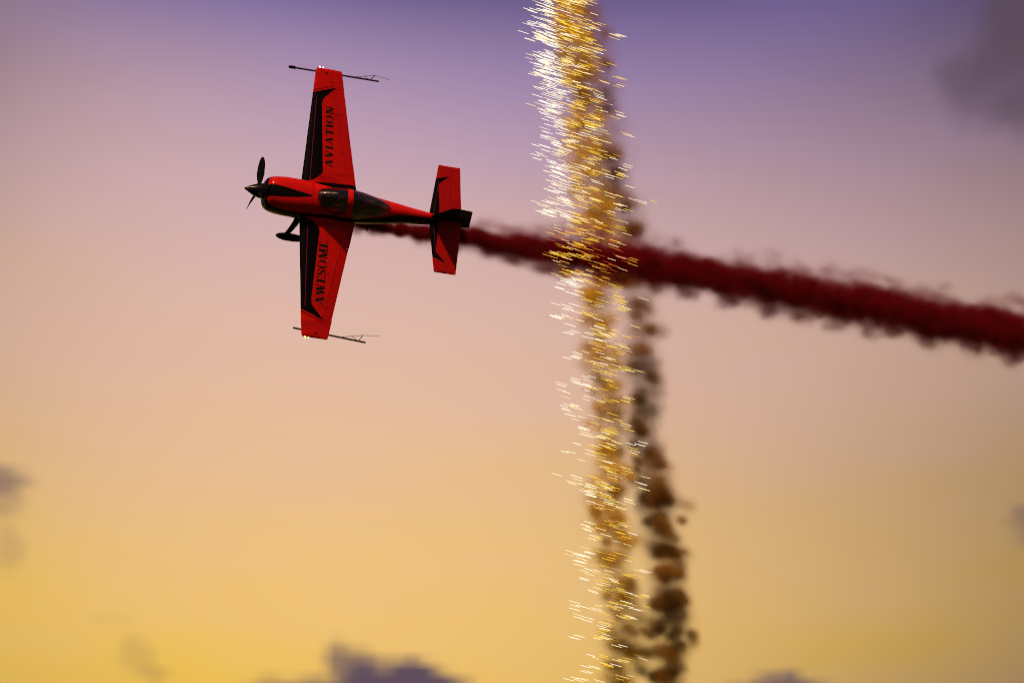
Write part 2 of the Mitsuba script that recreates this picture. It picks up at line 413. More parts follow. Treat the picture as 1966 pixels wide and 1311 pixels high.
# canopy: one bubble, split into the panes and the painted frame between them
cx = np.linspace(CAN_X0, CAN_X1, 111)
cn = 81
rings = np.array([canopy_ring(x, cn) for x in cx])
v = rings.reshape(-1, 3)
i, j = np.meshgrid(np.arange(len(cx) - 1), np.arange(cn - 1), indexing="ij")
quads = np.stack([i * cn + j, (i + 1) * cn + j, (i + 1) * cn + j + 1, i * cn + j + 1], -1).reshape(-1, 4)
mid = v[quads].mean(1)
sill = CAN_SILL(mid[:, 0])
rise = mid[:, 2] - sill
ang_of = j.ravel() / (cn - 1.0)
# frame: the sill strip, a broad arch that runs down and forward to the sill, and the front hoop
arch_fwd = -0.27 - 0.10 * np.clip((0.62 - mid[:, 2]) / 0.35, 0, 1)
arch_aft = arch_fwd - 0.165
low = rise < 0.20
arch_fwd = np.where(low, -0.37 + 0.18 * (0.20 - rise) / 0.20, arch_fwd)
arch_aft = np.where(low, -0.435 + 0.18 * (0.20 - rise) / 0.20, arch_aft)
arch = (mid[:, 0] < arch_fwd) & (mid[:, 0] > arch_aft)
strip = rise < np.interp(mid[:, 0], [-1.73, -1.4, -0.9, -0.1, 0.3, 0.6], [0.04, 0.055, 0.075, 0.075, 0.05, 0.03])
frame = arch | strip
rear = (~frame) & (mid[:, 0] < arch_aft)
front = (~frame) & (mid[:, 0] >= arch_fwd)


def pick(mask, thick=0.0, out=0.0):
    f = quads[mask]
    used, inv = np.unique(f, return_inverse=True)
    m = trimesh.Trimesh(v[used], np.vstack([inv.reshape(-1, 4)[:, [0, 1, 2]], inv.reshape(-1, 4)[:, [0, 2, 3]]]), process=False)
    if m.vertex_normals[:, 2].mean() < 0:
        m.invert()
    if thick:
        nrm = m.vertex_normals
        a, b = m.vertices + nrm * out, m.vertices - nrm * (thick - out)
        edges = np.sort(m.edges, axis=1)
        uniq, idx, cnt = np.unique(edges, axis=0, return_index=True, return_counts=True)
        rim = m.edges[idx[cnt == 1]]
        n = len(a)
        side = np.vstack([np.stack([rim[:, 1], rim[:, 0], rim[:, 0] + n], 1), np.stack([rim[:, 1], rim[:, 0] + n, rim[:, 1] + n], 1)])
        m = trimesh.Trimesh(np.vstack([a, b]), np.vstack([m.faces, m.faces[:, ::-1] + n, side]), process=False)
    return m


part("canopy", pick(front), "canopy_glass", True, "dark tinted bubble canopy pane in front of the red arch")
part("canopy", pick(rear), "canopy_glass", True, "long dark tinted canopy pane behind the red arch")
part("canopy_frame", pick(frame, 0.03, 0.006), "red_paint", 50)

# ---------------------------------------------------------------- aerofoils
def foil(x_le, x_te, thick, n=36):
    """Closed symmetric section as (x, half-thickness sign) going round: n points above, n below."""
    c = (1 - np.cos(np.linspace(0, np.pi, n))) / 2
    t = 5 * thick * (0.2969 * np.sqrt(c) - 0.126 * c - 0.3516 * c**2 + 0.2843 * c**3 - 0.1015 * c**4)
    ch = x_le - x_te
    x = x_le - c * ch
    up, lo = np.stack([x, t * ch + 0.002], 1), np.stack([x, -t * ch - 0.002], 1)
    return np.vstack([up[::-1], lo[1:]])


def half_t(c, thick):
    c = np.clip(c, 0, 1)
    return 5 * thick * (0.2969 * np.sqrt(c) - 0.126 * c - 0.3516 * c**2 + 0.2843 * c**3 - 0.1015 * c**4)


WZ = -0.21
W_LE, W_TE = (lambda y: 0.90 - 0.0725 * y), (lambda y: -0.92 + 0.184 * y)
W_T = lambda y: 0.155 - 0.0125 * y
W_Z = lambda y: WZ + 0.0075 * y


def upper(x, y):
    """Height of the wing's upper skin at span station y >= 0."""
    le, te = W_LE(y), W_TE(y)
    return W_Z(y) + half_t((le - x) / (le - te), W_T(y)) * (le - te) + 0.002


def wing_solid(s):
    rings = []
    for y in [0.2, 0.8, 1.6, 2.4, 3.2, 3.90, 3.95, 3.98, 3.995, 4.0]:
        shrink = 1.0 if y <= 3.90 else max(math.sqrt(max(1 - ((y - 3.90) / 0.101) ** 2, 0)), 0.1)
        cut = 0.0 if y <= 3.90 else 0.06 * (1 - shrink)
        o = foil(W_LE(y) - cut, W_TE(y) + cut * 0.3, W_T(y) * shrink)
        rings.append(np.stack([o[:, 0], np.full(len(o), s * y), W_Z(y) + o[:, 1]], 1))
    return solid(loft(rings))


def prism_xy(poly, z0, z1):
    return m3.Manifold.extrude(m3.CrossSection([np.asarray(poly, float)], m3.FillRule.NonZero), z1 - z0).translate([0, 0, z0])


def hinge(y):
    return -0.665 + 0.2063 * y - 0.0


def lettering(word, s, x_base0, x_base1, y0, y1, cap):
    """Serif capitals draped on the wing's upper skin, reading from the left wing towards the right, tops to the nose."""
    shapes = [glyph(ch) for ch in word]
    gap, x, placed = 0.075, 0.0, []
    for g in shapes:
        placed.append(affinity.translate(g, x - g.bounds[0], 0))
        x += g.bounds[2] - g.bounds[0] + gap
    width = x - gap
    meshes = []
    for g in placed:
        for piece in getattr(g, "geoms", [g]):
            vv, ff = trimesh.creation.triangulate_polygon(piece.segmentize(0.06), engine="earcut")
            m = trimesh.Trimesh(np.column_stack([vv, np.zeros(len(vv))]), ff, process=False)
            for _ in range(2):
                m = m.subdivide()
            t = m.vertices[:, 0] / width
            yy = y0 + (y1 - y0) * t
            xx = x_base0 + (x_base1 - x_base0) * t + m.vertices[:, 1] * cap
            zz = upper(xx, np.abs(yy)) + 0.003
            meshes.append(trimesh.Trimesh(np.column_stack([xx, yy, zz]), m.faces, process=False))
    m = trimesh.util.concatenate(meshes)
    if m.face_normals[:, 2].mean() < 0:
        m.invert()
    return m


def bar(x0, y0, x1, y1, w):
    """A stroke of horizontal width w between two heights."""
    return Polygon([(x0, y0), (x0 + w, y0), (x1 + w, y1), (x1, y1)])


def serif(cx, y, w, up=True, h=0.055):
    b = Polygon([(cx - w / 2, y), (cx + w / 2, y), (cx + w / 2, y + h), (cx - w / 2, y + h)])
    return b


def ribbon(pts, widths):
    p = np.asarray(pts, float)
    from scipy.interpolate import CubicSpline
    t = np.linspace(0, len(p) - 1, 60)
    c = CubicSpline(np.arange(len(p)), p)(t)
    w = np.interp(t, np.arange(len(p)), widths)
    return unary_union([Point(*a).buffer(b / 2, 12) for a, b in zip(c, w)] + [LineString(c[q:q + 2]).buffer(min(w[q], w[q + 1]) / 2) for q in range(len(c) - 1)])


def glyph(ch):
    S, K = 0.25, 0.105
    if ch == "I":
        g = [bar(0.08, 0, 0.08, 1, S), serif(0.18, 0, 0.36), serif(0.18, 0.945, 0.36)]
    elif ch == "A":
        g = [bar(0.04, 0, 0.34, 1, K), bar(0.52, 0, 0.30, 1, S), Polygon([(0.16, 0.28), (0.60, 0.28), (0.60, 0.345), (0.16, 0.345)]), serif(0.09, 0, 0.26), serif(0.62, 0, 0.36)]
    elif ch == "V":
        g = [bar(0.30, 0, 0.04, 1, S), bar(0.37, 0, 0.60, 1, K), serif(0.14, 0.945, 0.34), serif(0.635, 0.945, 0.24)]
    elif ch == "T":
        g = [bar(0.26, 0, 0.26, 1, S), serif(0.36, 0, 0.36), Polygon([(0, 0.925), (0.72, 0.925), (0.72, 1), (0, 1)]),
             Polygon([(0, 1), (0, 0.70), (0.05, 0.70), (0.14, 0.94)]), Polygon([(0.72, 1), (0.72, 0.70), (0.67, 0.70), (0.58, 0.94)])]
    elif ch == "O":
        outer, inner = Point(0, 0).buffer(1, 32), Point(0, 0).buffer(1, 32)
        return affinity.translate(affinity.scale(outer, 0.41, 0.52), 0.41, 0.5) - affinity.translate(affinity.scale(inner, 0.20, 0.455), 0.41, 0.5)
    elif ch == "N":
        g = [bar(0.10, 0, 0.10, 1, K), bar(0.64, 0, 0.64, 1, K), bar(0.52, 0, 0.08, 1, S), serif(0.137, 0, 0.27), serif(0.69, 0.945, 0.27), serif(0.12, 0.945, 0.20)]
    elif ch == "W":
        g = [bar(0.24, 0, 0.04, 1, S), bar(0.33, 0, 0.50, 1, K), bar(0.64, 0, 0.42, 1, S), bar(0.73, 0, 0.93, 1, K), serif(0.14, 0.945, 0.32), serif(0.51, 0.945, 0.28), serif(0.965, 0.945, 0.22)]
    elif ch == "E":
        g = [bar(0.08, 0, 0.08, 1, S), Polygon([(0, 0), (0.62, 0), (0.62, 0.07), (0, 0.07)]), Polygon([(0, 0.93), (0.60, 0.93), (0.60, 1), (0, 1)]), Polygon([(0.2, 0.47), (0.46, 0.47), (0.46, 0.54), (0.2, 0.54)]),
             Polygon([(0.64, 0), (0.64, 0.29), (0.59, 0.29), (0.48, 0.06)]), Polygon([(0.60, 1), (0.60, 0.74), (0.55, 0.74), (0.46, 0.94)]), Polygon([(0.46, 0.66), (0.46, 0.35), (0.42, 0.35), (0.36, 0.505), (0.42, 0.66)])]
    elif ch == "S":
        g = [ribbon([(0.54, 0.76), (0.46, 0.91), (0.29, 0.955), (0.13, 0.86), (0.15, 0.67), (0.33, 0.52), (0.49, 0.36), (0.48, 0.14), (0.29, 0.045), (0.12, 0.10), (0.045, 0.27)],
                    [0.03, 0.06, 0.08, 0.16, 0.20, 0.21, 0.20, 0.17, 0.08, 0.06, 0.03]), Polygon([(0.50, 1.0), (0.55, 1.0), (0.565, 0.68), (0.53, 0.68), (0.44, 0.90)]), Polygon([(0.02, 0), (0.07, 0), (0.14, 0.10), (0.055, 0.33), (0.02, 0.33)])]
    elif ch == "M":
        g = [bar(0.10, 0, 0.10, 1, K), bar(0.36, 0, 0.06, 1, S), bar(0.42, 0, 0.72, 1, K), bar(0.68, 0, 0.68, 1, S), serif(0.137, 0, 0.27), serif(0.78, 0, 0.36), serif(0.10, 0.945, 0.20), serif(0.80, 0.945, 0.30)]
    return unary_union([q.buffer(0) for q in g]).buffer(0.004).buffer(-0.004)


NAV = {}
for s in (1, -1):
    full = wing_solid(s)
    ya, yb = 1.25, 3.42
    cut = [(hinge(ya) + 0.006, s * (ya - 0.004)), (hinge(yb) + 0.006, s * (yb + 0.004)), (-2.0, s * (yb + 0.004)), (-2.0, s * (ya - 0.004))]
    ail = [(hinge(ya) - 0.006, s * ya), (hinge(yb) - 0.006, s * yb), (-2.0, s * yb), (-2.0, s * ya)]
    if s < 0:
        cut, ail = cut[::-1], ail[::-1]
    cut = cut if Polygon(cut).exterior.is_ccw else cut[::-1]
    ail = ail if Polygon(ail).exterior.is_ccw else ail[::-1]
    main = full - prism_xy(cut, -1, 1)
    flap = full ^ prism_xy(ail, -1, 1)
    word = "awesome" if s > 0 else "aviation"
    name = part("wing", mesh_of(main), "wing_paint", 32, f"tapered red wing with black leading edge, lettered {word.upper()}")
    h0, h1 = np.array([hinge(ya), s * ya, W_Z(ya) + 0.02]), np.array([hinge(yb), s * yb, W_Z(yb) + 0.012])
    turn = trimesh.transformations.rotation_matrix(math.radians(-6.0 if s > 0 else -2.0), (h1 - h0) * s, h0)
    fm = mesh_of(flap)
    fm.apply_transform(turn)
    part(f"{name}__aileron", fm, "wing_paint", 32)
    # hinge gap filled by the dark shroud behind it
    if s > 0:
        part(f"{name}__lettering", lettering("AWESOME", s, 0.005, -0.02, 3.05, 1.17, 0.272), "lettering_black", False, "black serif capitals AWESOME")
    else:
        part(f"{name}__lettering", lettering("AVIATION", s, -0.03, 0.03, -1.02, -2.87, 0.235), "lettering_black", False, "black serif capitals AVIATION")
    # added raised strip along the aileron hinge to catch the sun
    ys = np.linspace(ya + 0.02, yb - 0.05, 24)
    part(f"{name}__hinge_seal", tube(np.stack([hinge(ys) + 0.012, s * ys, upper(hinge(ys) + 0.012, ys) - 0.001], 1), 0.011, 10), "red_paint", 40)
    # marks: fuel cap and tie-down plates near the tip
    for mx, my, mr in (((0.30, 3.86, 0.035), (0.10, 3.60, 0.03)) if s < 0 else ((0.20, 3.86, 0.035),)):
        disc = trimesh.creation.cylinder(mr, 0.012, sections=20)
        disc.apply_translation([mx, s * my, upper(mx, my)])
        part(f"{name}__cap", disc, "black_matt", 40)
    # tip lights: a clear dome pair on the forward tip
    for lx, r in ((0.50, 0.024), (0.40, 0.017)):
        lamp = trimesh.creation.icosphere(3, 1.0)
        lamp.apply_scale([r * 1.1, r * 1.3, r * 0.8])
        lamp.apply_translation([lx, s * (4.0 + 0.012), W_Z(4) + 0.01])
        rad = [1.6, 1.65, 1.6] if s < 0 else [1.7, 0.95, 0.22]
        part(f"{name}__position_light", lamp, "black_matt", True, "glowing white wingtip light" if s < 0 else "glowing warm orange wingtip light",
             emitter={"type": "area", "radiance": {"type": "rgb", "value": [q * 0.5 for q in rad]}, "sampling_weight": 0.2})
    # smoke and firework rail slung under the tip
    if s < 0:
        a, b = np.array([1.40, -3.88, -0.25]), np.array([-1.37, -3.94, -0.25])
    else:
        a, b = np.array([0.84, 3.78, -0.25]), np.array([-1.37, 3.89, -0.25])
    tt = np.linspace(0, 1, 8)[:, None]
    rail = part(f"{name}__tip_rail", tube(a + (b - a) * tt, 0.026, 12), "rod_metal", 40, "thin dark rail slung lengthwise under the wingtip")
    if s < 0:
        d = (a - b) / np.linalg.norm(a - b)
        part(f"{name}__rail_cap", tube([a + d * 0.02, a - d * 0.03, a - d * 0.17, a - d * 0.19], [0.034, 0.046, 0.046, 0.03], 12), "black_matt", 40)
    up_ = np.array([0.0, -0.13, 0.09])
    p0, p1, p2, p3 = b + (a - b) * 0.30, b + (a - b) * 0.055 + up_, b + (a - b) * 0.10, b + np.array([-0.33, -0.10, 0.04])
    if s > 0:
        p0, p1, p3 = b + (a - b) * 0.37, b + (a - b) * 0.06 + up_ * 1.25, b + np.array([-0.36, -0.22, 0.12])
    q_ = p0 + (p1 - p0) * 0.52
    wires = trimesh.util.concatenate([tube([p0, (p0 + p1) / 2, p1], 0.008, 6), tube([p1, (p1 + p2) / 2, p2], 0.011, 6), tube([q_, (q_ + p2) / 2, p2], 0.007, 6), tube([p1, (p1 + p3) / 2, p3], 0.006, 6)])
    part(f"{name}__rail_wire", wires, "rod_metal", 40)
    for bx in (0.45, -0.05):
        yy = 3.86
        part(f"{name}__rail_bracket", tube([(bx, s * yy, W_Z(yy)), (bx, s * yy, -0.23), (bx, s * yy, -0.255)], 0.018, 8), "rod_metal", 40)

# ---------------------------------------------------------------- tailplane and fin
SZ = 0.14
S_LE, S_TE = (lambda y: -2.97 - 0.148 * y), (lambda y: -3.995 + 0.07 * y)
for s in (1, -1):
    rings = []
    for y in [0.03, 0.5, 1.0, 1.55, 1.585, 1.605, 1.61]:
        shrink = 1.0 if y <= 1.55 else max(math.sqrt(max(1 - ((y - 1.55) / 0.0605) ** 2, 0)), 0.12)
        o = foil(S_LE(y), S_TE(y), 0.095 * shrink, 28)
        rings.append(np.stack([o[:, 0], np.full(len(o), s * y), SZ + o[:, 1]], 1))
    full = solid(loft(rings))
    big = [(-3.607, s * 0.20), (-3.607, s * 2), (-6, s * 2), (-6, s * 0.20)]
    small = [(-3.62, s * 0.21), (-3.62, s * 2), (-6, s * 2), (-6, s * 0.21)]
    big, small = (q_ if Polygon(q_).exterior.is_ccw else q_[::-1] for q_ in (big, small))
    name = part("tailplane", mesh_of(full - prism_xy(big, -1, 2)), "tail_paint", 32, "red half of the tailplane with a black leading edge, " + ("on the lower side" if s > 0 else "on the upper side"))
    el = mesh_of(full ^ prism_xy(small, -1, 2))
    el.apply_transform(trimesh.transformations.rotation_matrix(math.radians(4.0), [0, 1, 0], [-3.61, 0, SZ]))
    part(f"{name}__elevator", el, "tail_paint", 32)

F_LE, F_TE = (lambda z: -2.95 - 0.285 * (z - 0.15)), (lambda z: -4.42 + 0.372 * (z + 0.25))
rings = []
for z in [-0.27, 0.0, 0.3, 0.7, 1.0, 1.19, 1.225, 1.245, 1.25]:
    shrink = 1.0 if z <= 1.19 else max(math.sqrt(max(1 - ((z - 1.19) / 0.0605) ** 2, 0)), 0.12)
    o = foil(F_LE(z) if z > 0.1 else F_LE(0.1) - (0.1 - z) * 1.2, F_TE(z), 0.085 * shrink, 28)
    rings.append(np.stack([o[:, 0], o[:, 1], np.full(len(o), z)], 1))
full = solid(loft(rings))


def prism_xz(poly):
    p = [(a, b) for a, b in poly]
    if not Polygon(p).exterior.is_ccw:
        p = p[::-1]
    return m3.Manifold.extrude(m3.CrossSection([np.asarray(p, float)], m3.FillRule.NonZero), 2.0).rotate([90, 0, 0]).translate([0, 1.0, 0])


line = lambda z: -3.95 + 0.20 * (z + 0.25)
cut = prism_xz([(line(-1) + 0.006, -1), (line(2) + 0.006, 2), (-7, 2), (-7, -1)])
rud = prism_xz([(line(-1) - 0.006, -1), (line(2) - 0.006, 2), (-7, 2), (-7, -1)])
name = part("fin", mesh_of(full - cut), "fin_paint", 32, "black upright tail fin")
part(f"{name}__rudder", mesh_of(full ^ rud), "fin_paint", 32)

# ---------------------------------------------------------------- spinner and propeller
SPIN = np.array([2.60, 0.0, -0.10])
prof = spline([0.0, 0.03, 0.10, 0.22, 0.36, 0.50, 0.60], [0.002, 0.028, 0.065, 0.125, 0.18, 0.215, 0.222])
xs = np.concatenate([[0.0, 0.008, 0.02], np.linspace(0.04, 0.60, 18)])
ang = np.arange(40) * 2 * np.pi / 40
part("spinner", loft([np.stack([np.full(40, SPIN[0] - a), float(prof(a)) * np.cos(ang), SPIN[2] + float(prof(a)) * np.sin(ang)], 1) for a in xs]), "black_paint", 35, "pointed glossy black propeller spinner")
HUB = SPIN - np.array([0.43, 0, 0])
for q_ in range(3):
    th = math.radians(168 + 120 * q_)
    rad_dir = np.array([0, math.cos(th), math.sin(th)])
    tan_dir = np.array([0, -math.sin(th), math.cos(th)])
    rings = []
    for r in np.concatenate([[0.10, 0.16, 0.22], np.linspace(0.30, 0.84, 10), [0.89, 0.93, 0.95, 0.958]]):
        ch = float(np.interp(r, [0.1, 0.2, 0.32, 0.5, 0.7, 0.84, 0.90, 0.94, 0.958], [0.08, 0.10, 0.18, 0.25, 0.245, 0.20, 0.16, 0.10, 0.03]))
        tk = float(np.interp(r, [0.1, 0.2, 0.32, 0.6, 0.96], [0.9, 0.7, 0.25, 0.12, 0.08]))
        pitch = math.radians(float(np.interp(r, [0.1, 0.3, 0.6, 0.96], [58, 50, 34, 24])))
        o = foil(ch * 0.5, -ch * 0.5, tk, 14)
        dir_c = math.cos(pitch) * tan_dir + math.sin(pitch) * np.array([1.0, 0, 0])
        dir_n = -math.sin(pitch) * tan_dir + math.cos(pitch) * np.array([1.0, 0, 0])
        rings.append(HUB + rad_dir * r + o[:, :1] * dir_c + o[:, 1:] * dir_n)
    part("propeller_blade", loft(rings), "black_matt", 40)

# ---------------------------------------------------------------- undercarriage, aerial, tailwheel
for s in (1, -1):
    top, foot = np.array([0.66, s * 0.30, -0.66]), np.array([0.72, s * 0.79, -1.36])
    tt = np.linspace(0, 1, 14)
    curve = np.array([top + (foot - top) * np.array([t, t**1.0, t**1.5]) + np.array([0.10 * math.sin(t * math.pi * 0.5), s * 0.07 * math.sin(t * math.pi), 0]) for t in tt])
    rings = []
    for t, c in zip(tt, curve):
        w, h = 0.11 - 0.035 * t, 0.035
        a = np.arange(16) * 2 * np.pi / 16
        n_ = np.array([0, s * 0.75, 0.66])
        rings.append(c + np.cos(a)[:, None] * w * np.array([1.0, 0, 0]) + np.sin(a)[:, None] * h * n_)
    leg = part("landing_gear_leg", loft(rings), "black_paint", 40)
    pod = []
    for u in np.linspace(0, 1, 26):
        x = 1.10 - 0.98 * u
        prof_ = 1.30 * (u ** 0.5) * (1 - u) ** 0.62 if 0 < u < 1 else 0.02
        w, h = max(0.19 * prof_, 0.006), max(0.225 * prof_, 0.008)
        a = np.arange(24) * 2 * np.pi / 24
        pod.append(np.stack([np.full(24, x), s * 0.80 + w * np.cos(a), -1.42 + h * np.sin(a) * np.where(np.sin(a) < 0, 0.8, 1.0)], 1))
    part(f"{leg}__wheel_fairing", loft(pod), "black_paint", 40, "streamlined black wheel fairing")
    wheel = trimesh.creation.torus(0.13, 0.05, 32, 14)
    wheel.apply_transform(trimesh.transformations.rotation_matrix(math.pi / 2, [1, 0, 0]))
    wheel.apply_translation([0.74, s * 0.80, -1.50])
    part(f"{leg}__wheel", wheel, "rubber", 40)
part("aerial", tube([(-1.38, 0.22, -0.50), (-1.42, 0.34, -0.66), (-1.45, 0.44, -0.80)], [0.028, 0.022, 0.016], 8), "black_matt", 40)
tw = tube([(-3.86, 0, -0.26), (-4.05, 0, -0.38), (-4.15, 0, -0.44)], [0.02, 0.014, 0.012], 8)
tail_leg = part("tailwheel_leg", tw, "dark_metal", 40)
wheel = trimesh.creation.torus(0.055, 0.024, 24, 10)
wheel.apply_transform(trimesh.transformations.rotation_matrix(math.pi / 2, [1, 0, 0]))
wheel.apply_translation([-4.16, 0.0, -0.46])
part(f"{tail_leg}__tailwheel", wheel, "rubber", 40)
for sy in (-1, 1):
    part("exhaust_pipe", tube([(1.10, sy * 0.22, -0.70), (0.98, sy * 0.22, -0.82), (0.85, sy * 0.22, -0.86)], [0.04, 0.04, 0.042], 14), "dark_metal", 40)
labels[PLANE] = {"label": "red and black single-engine aerobatic plane banked steeply, lettered AWESOME AVIATION across its wings", "category": "plane"}

# ------------------------------------------------------------------ smoke: fine opaque particles
def flakes(centres, size):
    """Tiny randomly turned triangles at the given points."""
    n = len(centres)
    a = RNG.normal(size=(n, 3))
    a /= np.linalg.norm(a, axis=1, keepdims=True)
    b = np.cross(a, RNG.normal(size=(n, 3)))
    b /= np.linalg.norm(b, axis=1, keepdims=True)
    s = (size * RNG.uniform(0.7, 1.3, n))[:, None]
    v = np.stack([centres + a * s, centres + (-0.5 * a + 0.866 * b) * s, centres + (-0.5 * a - 0.866 * b) * s], 1)
    return trimesh.Trimesh(v.reshape(-1, 3), np.arange(3 * n).reshape(-1, 3), process=False)


def puffs(centres, radii, counts, axis, stretch, fray=0.68, grain=3.1, octaves=3):
    """Points of soft round puffs, drawn out along the axis and frayed by noise."""
    axis = np.asarray(axis, float) / np.linalg.norm(axis)
    counts = np.asarray(counts, int)
    which = np.repeat(np.arange(len(counts)), counts)
    off = np.clip(RNG.normal(size=(len(which), 3)), -2.0, 2.0) * 0.40
    off += np.outer(off @ axis, axis) * (stretch - 1)
    p = np.asarray(centres)[which] + off * np.asarray(radii)[which][:, None]
    n = np.stack([meshkit.fbm(p * grain + k * 17.3, octaves, seed=40 + k) for k in range(3)], -1) - 0.5
    return p + n * fray * np.minimum(np.asarray(radii)[which], 0.5)[:, None]


for nm, c in (("smoke_red", (0.25, 0.008, 0.030)), ("smoke_sparklit", (0.62, 0.47, 0.05)), ("smoke_brown", (0.21, 0.12, 0.032))):  # the gold one carries the glow of the sparks in its colour
    scene[nm] = {"type": "twosided", "bsdf": {"type": "diffuse", "reflectance": {"type": "rgb", "value": list(c)}}}

def soft_smoke(holder, points, box, frame, cell, area, albedo, forward=0.45, blur=0.9):
    """The fine smoke that the particles thicken: a cloud of the same density in a closed box. AREA: shaded square metres per point."""
    lo, hi = box
    n = np.ceil((hi - lo) / cell).astype(int)
    hist, _ = np.histogramdd(points, bins=n, range=list(zip(lo, hi)))
    side = (hi - lo) / n
    dens = hist * area / side.prod()
    for a in range(3):
        dens = gaussian_filter1d(dens, blur, axis=a)
    for a in range(3):                                       # nothing at the walls of the box
        ramp = np.minimum(1, np.minimum(np.arange(n[a]), np.arange(n[a])[::-1]) / 3.0)
        dens *= ramp.reshape([-1 if b == a else 1 for b in range(3)])
    cell_of = tuple(np.clip(((points - lo) / side).astype(int), 0, n - 1).T)
    thick = dens[cell_of]
    grid = mi.VolumeGrid(np.ascontiguousarray(dens.transpose(2, 1, 0)[..., None], np.float32))
    corner = np.eye(4)
    corner[:3, :3], corner[:3, 3] = np.diag(hi - lo), lo
    scene[holder + "_air"] = {"type": "heterogeneous", "albedo": {"type": "constvolume", "value": {"type": "rgb", "value": list(albedo)}},
                              "sigma_t": {"type": "gridvolume", "grid": grid, "to_world": T(frame @ corner)}, "phase": {"type": "hg", "g": forward}}
    middle = np.eye(4)
    middle[:3, :3], middle[:3, 3] = np.diag((hi - lo) / 2), (lo + hi) / 2
    scene[holder + "__fine_smoke"] = {"type": "cube", "to_world": T(frame @ middle), "bsdf": {"type": "null"}, "interior": {"type": "ref", "id": holder + "_air"}}
    return thick > np.quantile(thick, 0.5)


# the plane's own trail, in its frame: station, offset to the left, half-width of the dense core
TRAIL = np.array([(0.9, 0.18, 0.05), (0.0, 0.20, 0.06), (-1.24, 0.22, 0.075), (-2.13, 0.22, 0.12), (-3.04, 0.18, 0.165), (-3.86, 0.12, 0.197), (-5.02, 0.05, 0.23), (-6.38, 0.10, 0.338), (-8.09, 0.06, 0.40),
                  (-9.82, 0.02, 0.436), (-11.23, -0.02, 0.454), (-13.37, 0.04, 0.474), (-15.19, 0.07, 0.478), (-17.03, 0.07, 0.465), (-20.14, 0.14, 0.475), (-22.33, 0.17, 0.51), (-24.01, 0.19, 0.53), (-27.66, 0.24, 0.57)])
TY, TW = spline(TRAIL[:, 0], TRAIL[:, 1]), spline(TRAIL[:, 0], TRAIL[:, 2] * np.interp(TRAIL[:, 0], [-24, -12, -4], [1.25, 1.15, 1.0]))
TRAIL_Z = -0.85
pc, pr, pn = [], [], []
# dense core
for x in np.arange(0.8, -27.2, -0.10):
    w = float(TW(x)) * 1.12
    for _ in range(3):
        a, r = RNG.uniform(0, 2 * np.pi), 0.64 * w * math.sqrt(RNG.uniform())
        pc.append((x + RNG.normal() * 0.1, float(TY(x)) + r * math.cos(a), TRAIL_Z + r * math.sin(a)))
        pr.append(w * RNG.uniform(0.45, 0.75))
        pn.append(430 if x > -3 else int(620 * max(w / 0.34, 1.0) ** 1.3))
# rolled-up lobes hanging out on the lower side at a fairly regular beat, and frayed wisps on the upper side
x = -1.0
while x > -27:
    w = float(TW(x))
    lobe = RNG.uniform(0.55, 1.0)
    for q_ in range(7):
        g = q_ / 6.0
        pc.append((x - 0.35 * g + RNG.normal() * 0.04, float(TY(x)) + w * (0.75 + 0.95 * lobe * math.sin(g * 2.6)) + RNG.normal() * 0.05, TRAIL_Z + RNG.normal() * 0.12))
        pr.append(0.10 + 0.34 * w * RNG.uniform(0.5, 1.1))
        pn.append(int(330 * (0.5 + w)))
    x -= RNG.uniform(0.65, 1.5) * (0.8 + 0.5 * w)
for x in np.arange(-3.6, -27, -0.16):
    w = float(TW(x))
    puffy_here = meshkit.noise(np.array([[x * 0.55, 3.3, 1.7]]), 11)[0]
    if puffy_here < 0.36:
        continue
    for side in (-1, 1):
        reach = RNG.uniform(0.9, 1.75) if side < 0 else RNG.uniform(0.85, 1.25)
        pc.append((x, float(TY(x)) + side * w * reach, TRAIL_Z + RNG.normal() * 0.15))
        pr.append(RNG.uniform(0.15, 0.30) * (0.6 + 0.9 * puffy_here))
        pn.append(int(210 * (0.4 + puffy_here)))
pc = np.array(pc)
pts = puffs(pc, pr, pn, (1, 0, 0), 1.9)
key = "smoke_trail"
solid_part = soft_smoke(key, pts, np.array([(-27.0, -1.7, -2.1), (1.0, 1.9, -0.02)]), M4, 0.055, 1.7e-4, (0.48, 0.030, 0.065), 0.5, 1.0)
scene[key] = mikit.ply(flakes(pts[solid_part], 0.0068), "smoke_red", to_world=PLACE)
labels[key] = {"label": "dense dark red smoke trail streaming from the belly of the plane towards the right edge", "category": "smoke", "kind": "stuff"}

